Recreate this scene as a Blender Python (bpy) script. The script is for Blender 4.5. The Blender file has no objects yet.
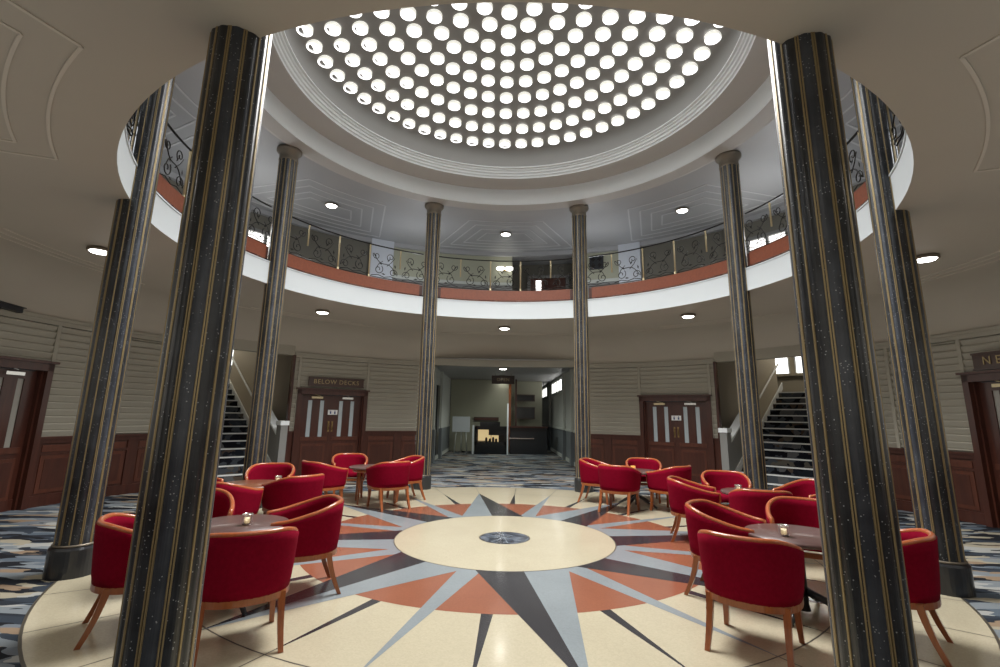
import bpy, math, random
from mathutils import Vector, Matrix
from math import sin, cos, radians, pi, hypot, atan2, degrees, sqrt
random.seed(7)
C = bpy.context.scene.collection
sc = bpy.context.scene

# ------------------------------------------------------------------ mesh builder
class MB:
    def __init__(s): s.v = []; s.f = []; s.m = []; s.sm = []
    def add(s, vs, fs, m=0, smooth=False):
        b = len(s.v); s.v += [tuple(v) for v in vs]
        for f in fs: s.f.append([b+i for i in f]); s.m.append(m); s.sm.append(smooth)
    def quad(s, a, b, c, d, m=0): s.add([a, b, c, d], [(0, 1, 2, 3)], m)
    def box(s, c, h, m=0, X=(1,0,0), Y=(0,1,0), Z=(0,0,1)):
        """centre c, half sizes h, axes"""
        c = Vector(c); X = Vector(X).normalized()*h[0]; Y = Vector(Y).normalized()*h[1]; Z = Vector(Z).normalized()*h[2]
        vs = [c+sx*X+sy*Y+sz*Z for sz in (-1,1) for sy in (-1,1) for sx in (-1,1)]
        s.add(vs, [(0,2,3,1),(4,5,7,6),(0,1,5,4),(2,6,7,3),(0,4,6,2),(1,3,7,5)], m)
    def revolve(s, prof, a0=0, a1=360, n=64, m=0, smooth=True, flip=False, ms=None):
        """profile (r,z) about the z axis; azimuth measured from +Y towards +X, degrees"""
        full = abs(a1-a0) >= 359.99; k = n if full else n+1
        vs = []
        for i in range(k):
            a = radians(a0+(a1-a0)*i/n)
            for r, z in prof: vs.append((r*sin(a), r*cos(a), z))
        P = len(prof); fs = []; b = len(s.v)
        s.v += vs
        for i in range(n):
            j = (i+1) % k
            for p in range(P-1):
                f = [b+i*P+p, b+j*P+p, b+j*P+p+1, b+i*P+p+1]
                if flip: f.reverse()
                s.f.append(f); s.m.append(ms[p] if ms else m); s.sm.append(smooth)
    def rings(s, prof, n=160, m=0, a0=0, a1=360):
        for p, q in zip(prof[:-1], prof[1:]): s.revolve([p, q], a0, a1, n, m, True)
    def tube(s, pts, r, n=8, m=0, closed=False, cap=True, rs=None, flat=None):
        pts = [Vector(p) for p in pts]; N = len(pts); vs = []
        up = Vector((0,0,1)); prev = None
        for i, p in enumerate(pts):
            if closed: t = (pts[(i+1) % N]-pts[i-1])
            else: t = pts[min(i+1, N-1)]-pts[max(i-1, 0)]
            t.normalize()
            if prev is None:
                a = t.cross(up)
                if a.length < .05: a = t.cross(Vector((1,0,0)))
            else:
                a = prev-t*prev.dot(t)
            a.normalize(); prev = a; b = t.cross(a)
            R = rs[i] if rs else r
            for k in range(n):
                q = 2*pi*k/n
                vs.append(p+a*cos(q)*R*(flat[0] if flat else 1)+b*sin(q)*R*(flat[1] if flat else 1))
        fs = []
        for i in range(N if closed else N-1):
            j = (i+1) % N
            for k in range(n):
                l = (k+1) % n; fs.append((i*n+k, i*n+l, j*n+l, j*n+k))
        if cap and not closed:
            fs.append(tuple(range(n))[::-1]); fs.append(tuple((N-1)*n+k for k in range(n)))
        s.add(vs, fs, m, True)
    def lathe(s, prof, c=(0,0,0), n=24, m=0, smooth=True, ms=None):
        k = len(s.v); s.revolve(prof, 0, 360, n, m, smooth, False, ms)
        for i in range(k, len(s.v)):
            v = s.v[i]; s.v[i] = (v[0]+c[0], v[1]+c[1], v[2]+c[2])
    def build(s, name, mats, parent=None, loc=None, rot=None, kind=None, label=None, cat=None, group=None, recalc=False, auto=None):
        me = bpy.data.meshes.new(name); me.from_pydata(s.v, [], s.f)
        if not isinstance(mats, (list, tuple)): mats = [mats]
        for mt in mats: me.materials.append(mt)
        for i, p in enumerate(me.polygons): p.material_index = s.m[i]; p.use_smooth = s.sm[i]
        if recalc:
            import bmesh
            bm = bmesh.new(); bm.from_mesh(me); bmesh.ops.recalc_face_normals(bm, faces=bm.faces); bm.to_mesh(me); bm.free()
        me.update()
        o = bpy.data.objects.new(name, me); C.objects.link(o)
        if parent: o.parent = parent
        if loc is not None: o.location = loc
        if rot is not None: o.rotation_euler = (0, 0, rot)
        tag(o, label, cat, group, kind)
        return o
def tag(o, label=None, cat=None, group=None, kind=None):
    if label: o['label'] = label
    if cat: o['category'] = cat
    if group: o['group'] = group
    if kind: o['kind'] = kind
    return o
def empty(name, loc=(0,0,0), rz=0, **k):
    o = bpy.data.objects.new(name, None); C.objects.link(o); o.location = loc; o.rotation_euler = (0,0,rz)
    return tag(o, **k)
def copy_tree(o, parent=None):
    c = o.copy(); C.objects.link(c)
    if parent: c.parent = parent
    for ch in [x for x in bpy.data.objects if x.parent == o]: copy_tree(ch, c)
    return c
def pol(r, a, z=0): return Vector((r*sin(radians(a)), r*cos(radians(a)), z))
def polc(mb, r0, r1, a0, a1, z0, z1, m=0, n=None):
    """solid box bent round the axis"""
    n = n or max(1, int(abs(a1-a0)/1.5+.5))
    vs = []
    for i in range(n+1):
        a = a0+(a1-a0)*i/n
        for r, z in ((r0,z0),(r1,z0),(r1,z1),(r0,z1)): vs.append(pol(r, a, z))
    fs = []
    for i in range(n):
        b = i*4
        for k in range(4):
            l = (k+1) % 4; fs.append((b+k, b+4+k, b+4+l, b+l))
    fs += [(0,1,2,3), (n*4+3, n*4+2, n*4+1, n*4)]
    mb.add(vs, fs, m)

# ------------------------------------------------------------------ materials
def mat(name, col, rough=.6, metal=0, spec=.5, emit=None, estr=0, coat=0, bump=None, noise=None, trans=0, alpha=None):
    m = bpy.data.materials.new(name); m.use_nodes = True; nt = m.node_tree; b = nt.nodes['Principled BSDF']
    b.inputs['Base Color'].default_value = (*col, 1); b.inputs['Roughness'].default_value = rough
    b.inputs['Metallic'].default_value = metal; b.inputs['Specular IOR Level'].default_value = spec
    b.inputs['Coat Weight'].default_value = coat; b.inputs['Coat Roughness'].default_value = .08
    b.inputs['Transmission Weight'].default_value = trans
    if emit: b.inputs['Emission Color'].default_value = (*emit, 1); b.inputs['Emission Strength'].default_value = estr
    tc = nt.nodes.new('ShaderNodeTexCoord')
    if noise:      # (scale, amount, second colour)
        n = nt.nodes.new('ShaderNodeTexNoise'); n.inputs['Scale'].default_value = noise[0]; n.inputs['Detail'].default_value = 5
        mp = nt.nodes.new('ShaderNodeMapping'); nt.links.new(tc.outputs['Object'], mp.inputs[0]); nt.links.new(mp.outputs[0], n.inputs['Vector'])
        if len(noise) > 3: mp.inputs['Scale'].default_value = noise[3]
        r = nt.nodes.new('ShaderNodeValToRGB'); r.color_ramp.elements[0].position = .35; r.color_ramp.elements[1].position = .65
        r.color_ramp.elements[0].color = (*col, 1); r.color_ramp.elements[1].color = (*noise[2], 1)
        nt.links.new(n.outputs['Fac'], r.inputs[0]); nt.links.new(r.outputs[0], b.inputs['Base Color'])
        if noise[1]: r.color_ramp.elements[0].position = .5-noise[1]; r.color_ramp.elements[1].position = .5+noise[1]
    if bump:
        n = nt.nodes.new('ShaderNodeTexNoise'); n.inputs['Scale'].default_value = bump[0]; n.inputs['Detail'].default_value = 3
        nt.links.new(tc.outputs['Object'], n.inputs['Vector'])
        u = nt.nodes.new('ShaderNodeBump'); u.inputs['Strength'].default_value = bump[1]; u.inputs['Distance'].default_value = .01
        nt.links.new(n.outputs['Fac'], u.inputs['Height']); nt.links.new(u.outputs[0], b.inputs['Normal'])
    return m
M = {}
M['plaster'] = mat('soffit plaster', (.45,.415,.35), .55, noise=(1.2,.3,(.425,.39,.33)))
M['ridge'] = mat('soffit ridge painted highlight', (.56,.52,.45), .5)  # paler than the soffit: the light caught on the ridges is painted in
M['upridge'] = mat('upper ridge pale tone', (.60,.60,.60), .5)  # ridges paler than the upper ceiling
M['upceil'] = mat('upper ceiling paint', (.42,.42,.42), .45, noise=(1.5,.3,(.39,.39,.40)))
M['ring'] = mat('ring beam paint', (.50,.48,.455), .6)
M['white'] = mat('white gloss paint', (.80,.84,.86), .35, noise=(2,.3,(.77,.81,.83)))
M['fascia'] = mat('balcony edge paint', (.56,.60,.62), .4, noise=(2,.3,(.54,.58,.60)))
M['band'] = mat('rusticated plaster', (.37,.35,.29), .6, noise=(2,.3,(.335,.315,.26)))
M['corrwall'] = mat('corridor paint', (.52,.54,.50), .6)
M['corrdado'] = mat('corridor dado paint', (.17,.19,.20), .5)
M['olive'] = mat('olive wall paint', (.40,.40,.30), .6, noise=(1.5,.3,(.37,.37,.28)))
M['tanwall'] = mat('stair wall paint', (.42,.37,.28), .6)
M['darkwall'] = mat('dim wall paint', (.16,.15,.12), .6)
M['bluepil'] = mat('pale blue pilaster paint', (.60,.63,.68), .5)
M['greywall'] = mat('grey dado paint', (.22,.22,.21), .5)
M['mahog'] = mat('dark mahogany', (.072,.021,.012), .36, coat=.15, noise=(6,.25,(.042,.012,.008),(3,3,.35)))
M['mahogL'] = mat('mahogany panel', (.105,.030,.016), .38, coat=.15, noise=(5,.25,(.065,.019,.010),(3,3,.35)))
M['rimwood'] = mat('polished cherry rim', (.46,.12,.035), .28, coat=.4, noise=(14,.25,(.34,.08,.022),(4,4,.5)))
M['wood'] = mat('cherry wood', (.36,.105,.028), .3, coat=.35, noise=(14,.25,(.25,.068,.018),(4,4,.5)))
M['tabletop'] = mat('walnut table top', (.115,.062,.055), .34, coat=.2, noise=(9,.2,(.085,.045,.040),(1,6,1)))
M['tableredwood'] = mat('reddish table top', (.22,.08,.038), .30, coat=.25, noise=(9,.2,(.13,.045,.02),(1,6,1)))
M['blackmetal'] = mat('black iron', (.012,.012,.013), .4, metal=.3)
M['darkbase'] = mat('black plinth', (.020,.022,.026), .3, coat=.3)
M['iron'] = mat('wrought iron', (.03,.028,.025), .4, metal=.7)
M['brass'] = mat('brass', (.55,.40,.16), .32, metal=.9)
M['dimbrass'] = mat('dull brass', (.26,.17,.07), .45, metal=.6)
M['postbrass'] = mat('pale brass post', (.62,.52,.32), .38, metal=.55)
M['colbrass'] = mat('column brass strip', (.37,.285,.15), .4, metal=.5)
M['capital'] = mat('bronze capital', (.22,.19,.15), .45, metal=.5)
M['chrome'] = mat('chrome', (.7,.7,.68), .2, metal=1)
M['redband'] = mat('red terrazzo kerb', (.21,.060,.028), .35, noise=(25,.2,(.17,.048,.024)))
M['redvel'] = mat('red velvet', (.215,.003,.019), .9, spec=.05, bump=(220,.15), noise=(40,.25,(.165,.002,.014)))
M['redvel'].node_tree.nodes['Principled BSDF'].inputs['Sheen Weight'].default_value = .0
M['piping'] = mat('orange red piping', (.62,.11,.03), .4)
M['glassstrip'] = mat('obscured glass', (.36,.40,.42), .25, emit=(.55,.65,.68), estr=.06)
M['greyglass'] = mat('dim obscured glass', (.30,.29,.26), .3)
M['lampw'] = mat('lit lamp diffuser', (1,1,1), .5, emit=(1,.98,.94), estr=14)
M['lampdim'] = mat('lit wall lamp', (1,1,1), .5, emit=(1,.98,.9), estr=3)
M['winlit'] = mat('bright window glass', (1,1,1), .3, emit=(1,.99,.95), estr=2.2)
M['lensside'] = mat('lens glass side', (.9,.9,.85), .2, emit=(1,.985,.90), estr=.62)
M['lensface'] = mat('lens glass face', (.9,.9,.9), .1, emit=(1,1,.985), estr=2.6)
M['lensgrey'] = mat('lens inner rim', (.6,.6,.6), .3, emit=(1,1,.97), estr=.22)
M['lensplate'] = mat('dome plate', (.25,.245,.235), .6)
M['gold'] = mat('gilt lettering', (.38,.29,.15), .35, metal=.6)
M['signwood'] = mat('dark sign board', (.05,.022,.015), .35, coat=.3)
M['whitesign'] = mat('white plate', (.75,.75,.75), .5)
M['bluesign'] = mat('blue pictogram', (.05,.08,.20), .5)
M['nosing'] = mat('white stair nosing', (.72,.74,.73), .45)
M['candle'] = mat('wax candle', (.9,.82,.6), .5, emit=(1,.75,.4), estr=.35)
M['votive'] = mat('votive glass', (.95,.93,.88), .05, trans=.85)
M['amber'] = mat('amber votive glass', (.85,.45,.12), .1, trans=.4, emit=(1,.5,.12), estr=.5)
M['screen'] = mat('dark screen', (.012,.014,.016), .12)
M['glow'] = mat('lit cabinet', (.7,.55,.3), .5, emit=(1,.75,.38), estr=.55)
M['board'] = mat('pale board', (.50,.53,.54), .4, emit=(.6,.68,.7), estr=.04)

# carpet: irregular brush-stroke shapes
def carpet():
    m = bpy.data.materials.new('patterned carpet'); m.use_nodes = True; nt = m.node_tree; L = nt.links.new; b = nt.nodes['Principled BSDF']
    b.inputs['Roughness'].default_value = .95; b.inputs['Specular IOR Level'].default_value = .1
    tc = nt.nodes.new('ShaderNodeTexCoord'); mp = nt.nodes.new('ShaderNodeMapping'); L(tc.outputs['Object'], mp.inputs[0])
    mp.inputs['Scale'].default_value = (1.9, 7.0, 1); mp.inputs['Rotation'].default_value = (0,0,.06)
    n = nt.nodes.new('ShaderNodeTexNoise'); n.inputs['Scale'].default_value = .9; n.inputs['Detail'].default_value = 2; L(mp.outputs[0], n.inputs['Vector'])
    mx = nt.nodes.new('ShaderNodeMix'); mx.data_type = 'VECTOR'; mx.inputs['Factor'].default_value = .42
    L(mp.outputs[0], mx.inputs[4]); 
    ad = nt.nodes.new('ShaderNodeVectorMath'); ad.operation = 'MULTIPLY_ADD'; ad.inputs[1].default_value = (2.2,2.2,0)
    L(n.outputs['Color'], ad.inputs[0]); L(mp.outputs[0], ad.inputs[2])
    v = nt.nodes.new('ShaderNodeTexVoronoi'); v.inputs['Scale'].default_value = 1.25; L(ad.outputs[0], v.inputs['Vector'])
    sep = nt.nodes.new('ShaderNodeSeparateColor'); L(v.outputs['Color'], sep.inputs[0])
    r = nt.nodes.new('ShaderNodeValToRGB'); r.color_ramp.interpolation = 'CONSTANT'
    cols = [(.015,.016,.020),(.20,.225,.24),(.035,.045,.06),(.34,.345,.33),(.095,.12,.15),(.015,.016,.020),(.33,.30,.23),(.15,.17,.195),(.025,.03,.04),(.26,.19,.13),(.19,.215,.235)]
    e = r.color_ramp.elements
    e[0].position = 0; e[0].color = (*cols[0],1); e[1].position = 1/len(cols); e[1].color = (*cols[1],1)
    for i, c in enumerate(cols[2:], 2): x = e.new(i/len(cols)); x.color = (*c,1)
    L(sep.outputs[0], r.inputs[0]); L(r.outputs[0], b.inputs['Base Color'])
    return m
M['carpet'] = carpet()
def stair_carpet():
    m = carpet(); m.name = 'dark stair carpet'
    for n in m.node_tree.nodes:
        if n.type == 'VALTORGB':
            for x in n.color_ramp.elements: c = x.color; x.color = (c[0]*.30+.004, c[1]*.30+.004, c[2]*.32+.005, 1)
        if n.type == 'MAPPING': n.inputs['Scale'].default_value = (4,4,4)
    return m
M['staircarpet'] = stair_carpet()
def terrazzo(name, c1, c2, rough=.22, speck=None, big=None):
    m = bpy.data.materials.new(name); m.use_nodes = True; nt = m.node_tree; L = nt.links.new; b = nt.nodes['Principled BSDF']
    b.inputs['Roughness'].default_value = rough; b.inputs['Coat Weight'].default_value = .25; b.inputs['Coat Roughness'].default_value = .10
    tc = nt.nodes.new('ShaderNodeTexCoord'); n = nt.nodes.new('ShaderNodeTexNoise'); n.inputs['Scale'].default_value = 1.6; n.inputs['Detail'].default_value = 6
    L(tc.outputs['Object'], n.inputs['Vector']); r = nt.nodes.new('ShaderNodeValToRGB')
    r.color_ramp.elements[0].position = .3; r.color_ramp.elements[1].position = .7
    r.color_ramp.elements[0].color = (*c1,1); r.color_ramp.elements[1].color = (*c2,1); L(n.outputs['Fac'], r.inputs[0])
    v = nt.nodes.new('ShaderNodeTexVoronoi'); v.inputs['Scale'].default_value = 90; L(tc.outputs['Object'], v.inputs['Vector'])
    se = nt.nodes.new('ShaderNodeSeparateColor'); L(v.outputs['Color'], se.inputs[0])
    gt = nt.nodes.new('ShaderNodeMapRange'); gt.inputs['From Min'].default_value = 0; gt.inputs['From Max'].default_value = 1
    gt.inputs['To Min'].default_value = .95; gt.inputs['To Max'].default_value = 1.05; L(se.outputs[0], gt.inputs[0])
    mu = nt.nodes.new('ShaderNodeVectorMath'); mu.operation = 'SCALE'; L(r.outputs[0], mu.inputs[0]); L(gt.outputs[0], mu.inputs['Scale'])
    L(mu.outputs[0], b.inputs['Base Color'])
    return m
M['cream'] = terrazzo('cream terrazzo', (.56,.505,.365), (.52,.465,.335))
M['terra'] = terrazzo('terracotta terrazzo', (.32,.115,.064), (.285,.10,.056))
M['slate'] = terrazzo('dark slate terrazzo', (.040,.040,.047), (.032,.032,.038), .2)
M['grey'] = terrazzo('grey blue terrazzo', (.28,.32,.34), (.25,.285,.305), .2)
M['seam'] = mat('brass seam', (.06,.05,.035), .5)
M['centre'] = mat('blue black marble', (.018,.022,.035), .15, coat=.4, noise=(9,.10,(.16,.19,.24)))
def colmarble(name, c0, c1):
    m = bpy.data.materials.new(name); m.use_nodes = True; nt = m.node_tree; L = nt.links.new; b = nt.nodes['Principled BSDF']
    b.inputs['Roughness'].default_value = .34; b.inputs['Coat Weight'].default_value = .3; b.inputs['Coat Roughness'].default_value = .2
    tc = nt.nodes.new('ShaderNodeTexCoord')
    n = nt.nodes.new('ShaderNodeTexNoise'); n.inputs['Scale'].default_value = 5; n.inputs['Detail'].default_value = 8; L(tc.outputs['Object'], n.inputs['Vector'])
    r = nt.nodes.new('ShaderNodeValToRGB'); r.color_ramp.elements[0].color = (*c0,1); r.color_ramp.elements[1].color = (*c1,1)
    r.color_ramp.elements[0].position = .4; r.color_ramp.elements[1].position = .68; L(n.outputs['Fac'], r.inputs[0])
    v = nt.nodes.new('ShaderNodeTexVoronoi'); v.inputs['Scale'].default_value = 55; v.inputs['Randomness'].default_value = 1; L(tc.outputs['Object'], v.inputs['Vector'])
    n2 = nt.nodes.new('ShaderNodeTexNoise'); n2.inputs['Scale'].default_value = 14; L(tc.outputs['Object'], n2.inputs['Vector'])
    lt = nt.nodes.new('ShaderNodeMath'); lt.operation = 'LESS_THAN'; lt.inputs[1].default_value = .17; L(v.outputs['Distance'], lt.inputs[0])
    g2 = nt.nodes.new('ShaderNodeMath'); g2.operation = 'GREATER_THAN'; g2.inputs[1].default_value = .50; L(n2.outputs['Fac'], g2.inputs[0])
    mu = nt.nodes.new('ShaderNodeMath'); mu.operation = 'MULTIPLY'; L(lt.outputs[0], mu.inputs[0]); L(g2.outputs[0], mu.inputs[1])
    mx = nt.nodes.new('ShaderNodeMix'); mx.data_type = 'RGBA'; L(mu.outputs[0], mx.inputs['Factor']); L(r.outputs[0], mx.inputs[6]); mx.inputs[7].default_value = (.34,.36,.37,1)
    L(mx.outputs[2], b.inputs['Base Color']); return m
M['marble'] = colmarble('black column marble', (.012,.014,.017), (.034,.038,.045))
M['marbleblue'] = colmarble('blue grey column marble', (.026,.031,.042), (.056,.065,.080))

# ------------------------------------------------------------------ key sizes (metres)
RC, RF, RW = 4.423, 4.43, 7.5
ZS, ZF, ZB = 3.70, 4.10, 4.375      # soffit, top of white fascia, top of red kerb
ZU = 6.33; ZC = 6.30                # upper ceiling, capital top
ZT = 2.95                           # wall top under cove
OPN = 15.4                          # half angle of the corridor opening
ST0, ST1 = 43.8, 62.0               # stair opening
DR0, DR1 = 29.0, 42.6               # back doors
SD0, SD1 = 80.2, 94.4               # side doors

# ------------------------------------------------------------------ floor
mb = MB()
mb.revolve([(4.30,0),(12,0)], 0, 360, 128)
mb.quad((-2.6,7.6,.002),(2.6,7.6,.002),(2.6,25,.002),(-2.6,25,.002))
mb.build('floor', M['carpet'], kind='structure', recalc=True)
mb = MB()
T0 = -7.5
def fan(mb, pts, z, m): mb.add([(r*sin(radians(a)), r*cos(radians(a)), z) for r, a in pts], [tuple(range(len(pts)))[::-1]], m)
def ringflat(mb, r0, r1, z, m, n=128):
    mb.revolve([(r0,z),(r1,z)], 0, 360, n, m, False)
mb.revolve([(4.47,-.01),(4.47,.002),(4.45,.003)], 0, 360, 128, 5, False)
ringflat(mb, .001, 4.45, .003, 0)
ringflat(mb, .001, 2.455, .0036, 1)
for k in range(16):            # thin dark spikes
    a = T0+11.25+22.5*k
    fan(mb, [(2.0,a-1.9),(3.58,a),(2.0,a+1.9)], .0032, 2)
for k in range(8):             # secondary grey rays
    a = T0+22.5+45*k
    fan(mb, [(1.2,a-6.2),(3.58,a),(1.2,a+6.2)], .0040, 3)
for k in range(8):             # great rays, half grey half slate
    a = T0+45*k
    fan(mb, [(1.3,a-22.5),(3.58,a),(1.3,a)], .0044, 3)
    fan(mb, [(1.3,a),(3.58,a),(1.3,a+22.5)], .0044, 2)
ringflat(mb, .001, 1.382, .0048, 5)
ringflat(mb, .001, 1.37, .0051, 0)
ringflat(mb, .001, .325, .0054, 5)
ringflat(mb, .001, .308, .0057, 4)
ringflat(mb, 3.53, 3.542, .0035, 5)
for k in range(32):
    a = T0+11.25*k; w = .09
    fan(mb, [(3.45,a-w),(4.45,a-w*.8),(4.45,a+w*.8),(3.45,a+w)], .0035, 5)
for k in range(4):             # compass marks in the centre
    a = radians(T0+45*k)
    d = Vector((sin(a), cos(a), 0)); n = Vector((cos(a), -sin(a), 0))
    c = Vector((0,0,.0059)); mb.add([c-d*.27-n*.004, c-d*.27+n*.004, c+d*.27+n*.004, c+d*.27-n*.004], [(0,1,2,3)], 3)
mb.build('floor', [M['cream'],M['terra'],M['slate'],M['grey'],M['centre'],M['seam']], kind='structure', recalc=False)

# ------------------------------------------------------------------ lower ceiling (balcony soffit + cove) with nested ridge frames
def arc(mb, r, a0, a1, z, w=.022, h=.009, m=0):
    n = max(2, int(abs(a1-a0)/1.2)); polc(mb, r-w/2, r+w/2, a0, a1, z-h, z+.002, m, n)
def radline(mb, r0, a0, r1, a1, z, w=.022, h=.009, m=0):
    p, q = pol(r0, a0, z-h/2+.001), pol(r1, a1, z-h/2+.001); d = (q-p)
    mb.box((p+q)/2, (d.length/2, w/2, h/2+.001), m, d, Vector((-d.y, d.x, 0)))
def frames(mb, ac, z, r_in, r_out, half_in, half_out, n=4, dr=.23, dro=.16, m=0, w=.022):
    for k in range(n):
        ri = r_in+dr*k; ro = r_out-dro*k
        def half(r): return half_in+(half_out-half_in)*(r-r_in)/(r_out-r_in)-(k*dr*.95/r)*57.3
        arc(mb, ri, ac-half(ri), ac+half(ri), z, w, m=m)
        arc(mb, ro, ac-half(ro), ac+half(ro), z, w, m=m)
        for s in (-1,1): radline(mb, ri, ac+s*half(ri), ro, ac+s*half(ro), z, w, m=m)
mb = MB()
cove = [(RF,ZS),(6.72,ZS)]+[(6.72+.75*sin(radians(t)), ZS-.70*(1-cos(radians(t)))) for t in range(10,91,10)]+[(7.47,ZT),(7.52,ZT)]
mb.revolve(cove, 0, 360, 128)
for k in (3,5): frames(mb, 45*k, ZS, 4.87, 6.58, 11.6, 15.5, 3, .24, .17, 1)
for k in (0,1,2,4,6,7):
    for q in range(3): arc(mb, 6.64-.15*q, 45*k-15+3.2*q, 45*k+15-3.2*q, ZS, m=1)
for r in (6.36,): pass
mb.build('ceiling', [M['plaster'], M['ridge']], kind='structure', recalc=False)

# balcony: white fascia, red kerb, floor above
mb = MB()
mb.rings([(RF,ZS),(RF,ZF-.02),(RF-.012,ZF-.02),(RF-.012,ZF),(RF+.03,ZF)])
mb.build('trim_1', M['fascia'], kind='structure')
mb = MB()
KB = [(-109.2,-70.6),(-64.4,-25.7),(-19.3,19.3),(25.7,64.4),(70.6,109.2)]
for k0, k1 in KB: polc(mb, RF+.03, RF+.15, k0, k1, ZF+.001, ZB, 0)
for k0, k1 in KB:
    for c0, c1 in ((k0-.9,k0),(k1,k1+.9)): polc(mb, RF+.05, RF+.15, c0, c1, ZF+.001, ZB-.01, 1, 1)
mb.build('trim_2', [M['redband'], M['mahog']], kind='structure')
mb = MB(); mb.revolve([(RF+.01,ZF+.03),(7.9,ZF+.03)], 0, 360, 96)
mb.build('floor', M['carpet'], kind='structure')

# ------------------------------------------------------------------ upper ceiling, ring beam and dome
mb = MB()
mb.revolve([(4.34,ZU),(8.9,ZU)], 0, 360, 128, 0)
for k in range(8): frames(mb, 45*k, ZU, 5.05, 7.18, 10.5, 15.8, 4, .27, .24, 1, .035)
arc(mb, 7.46, 0, 360, ZU, .14, .12)
mb.build('ceiling', [M['upceil'], M['upridge']], kind='structure')
mb = MB()
mb.rings([(4.34,ZU),(4.33,6.315),(4.27,6.30),(3.96,6.31)])
mb.revolve([(3.955,6.68),(3.46,6.70)], 0, 360, 160, 0, True)
mb.build('trim_3', M['ring'], kind='structure')
mb = MB()
mb.rings([(3.98,6.31),(3.965,6.30),(3.955,6.33),(3.955,6.68)])
st = [(3.46,6.70),(3.46,6.745),(3.43,6.755),(3.43,6.80),(3.40,6.81),(3.40,6.85),(3.37,6.86),(3.37,6.895),(3.33,6.90),(3.33,6.92),(3.42,6.92)]
mb.rings(st)
mb.build('trim_4', M['white'], kind='structure')
mb = MB()
mb.revolve([(3.40,6.92),(3.44,7.05),(3.45,7.20),(3.42,7.31),(3.35,7.38),(3.21,7.43),(2.81,7.535),(2.41,7.635),(2.0,7.715),(1.6,7.765),(1.2,7.80),(.8,7.815),(.4,7.82),(.001,7.82)], 0, 360, 160, 0, True)
mb.build('ceiling', M['lensplate'], kind='structure')

# round glass lenses in eight rings
def make_lens():
    m = MB()
    m.lathe([(.126,.03),(.126,-.030),(.118,-.040)], n=28, m=0)
    m.lathe([(.118,-.040),(.090,-.040)], n=28, m=1)
    m.lathe([(.090,-.040),(.089,-.004)], n=28, m=2)
    m.lathe([(.089,-.004),(.0005,-.001)], n=28, m=1)
    return m
ords = ['','first','second','third','fourth','fifth','sixth','seventh','eighth','ninth','tenth','eleventh','twelfth','thirteenth','fourteenth','fifteenth','sixteenth','seventeenth','eighteenth','nineteenth','twentieth','twenty-first','twenty-second','twenty-third','twenty-fourth','twenty-fifth','twenty-sixth','twenty-seventh','twenty-eighth']
rings = {8:'outermost ring',7:'second outermost ring',6:'third outermost ring',5:'fourth outermost ring',4:'fourth innermost ring',3:'third innermost ring',2:'second innermost ring',1:'innermost ring'}
lens0 = None
def place_lens(x, y, z, label):
    global lens0
    if lens0 is None:
        o = make_lens().build('roof_lens', [M['lensside'],M['lensface'],M['lensgrey']]); lens0 = o
    else: o = lens0.copy(); C.objects.link(o)
    o.location = (x, y, z)
    tag(o, label, 'skylight', 'round glass lenses of the dome')
domez = {8:7.41,7:7.515,6:7.615,5:7.695,4:7.745,3:7.78,2:7.795,1:7.80}
for k in range(8, 0, -1):
    n = 7*k; r = .401*k
    for i in range(n):
        a = 360*i/n; z = domez[k]
        if i == 0: w = 'at the far end of the middle line'
        elif n % 2 == 0 and i == n//2: w = 'at the near end of the middle line'
        elif i < n/2: w = (ords[i]+' ')+'right of the middle line'
        else: w = (ords[n-i]+' ')+'left of the middle line'
        p = pol(r, a-.6, z); p.x -= .03
        place_lens(p.x, p.y, p.z, f'dome lens, {rings[k]}, {w}')
place_lens(-.03, 0, 7.80, 'glass dome lens at the very centre of the dome')

# ------------------------------------------------------------------ columns
def column_shaft():
    m = MB(); R = .158; NS = 12; pts = []; ms = []
    # cross-section: 12 convex flutes, brass beads single / double / double
    for k in range(NS):
        a0 = 30*k; dbl = k % 3 != 0
        hw = 3.9 if dbl else 2.2
        nx = 3.9 if (k+1) % 3 != 0 else 2.2
        if dbl: seq = [(-hw,.0),(-3.2,.005),(-.9,.005),(-.7,-.002),(.7,-.002),(.9,.005),(3.2,.005),(hw,.0)]; mm = [1,1,1,0,1,1,1]
        else: seq = [(-hw,.0),(-1.5,.005),(1.5,.005),(hw,.0)]; mm = [1,1,1]
        for (d, h) in seq: pts.append((a0+d, R+h))
        ms += mm
        s0, s1 = hw, 30-nx
        ins = 5
        flute = 2 if k % 3 == 1 else 0
        ms.append(flute)
        for i in range(1, ins+1):
            t = i/(ins+1); d = s0+(s1-s0)*t
            pts.append((a0+d, R-.004+.010*sin(pi*t))); ms.append(flute)
    return pts, ms
colpts, colms = column_shaft()
def column_mesh(z0, z1):
    m = MB(); n = len(colpts); vs = []
    for z in (z0, z1):
        for a, r in colpts: vs.append(pol(r, a, z))
    m.v = [tuple(v) for v in vs]
    for i in range(n):
        j = (i+1) % n; m.f.append([j, i, n+i, n+j]); m.m.append(colms[i]); m.sm.append(False)
    return m
def make_column():
    root = empty('column')
    column_mesh(.28, 6.09).build('shaft', [M['marble'],M['colbrass'],M['marbleblue']], root)
    m = MB(); m.lathe([(.001,.0),(.196,.0),(.196,.24),(.186,.262),(.170,.262),(.170,.285),(.150,.285)], n=40, smooth=False)
    m.build('plinth', M['darkbase'], root)
    m = MB(); m.lathe([(.168,.262),(.176,.268),(.176,.280),(.168,.286)], n=40); m.build('base_ring', M['capital'], root)
    m = MB(); m.lathe([(.150,6.06),(.172,6.07),(.172,6.10),(.165,6.11),(.165,6.19),(.180,6.21),(.205,6.235),(.222,6.26),(.222,6.305),(.001,6.305)], n=40)
    m.build('capital', M['capital'], root)
    return root
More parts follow.
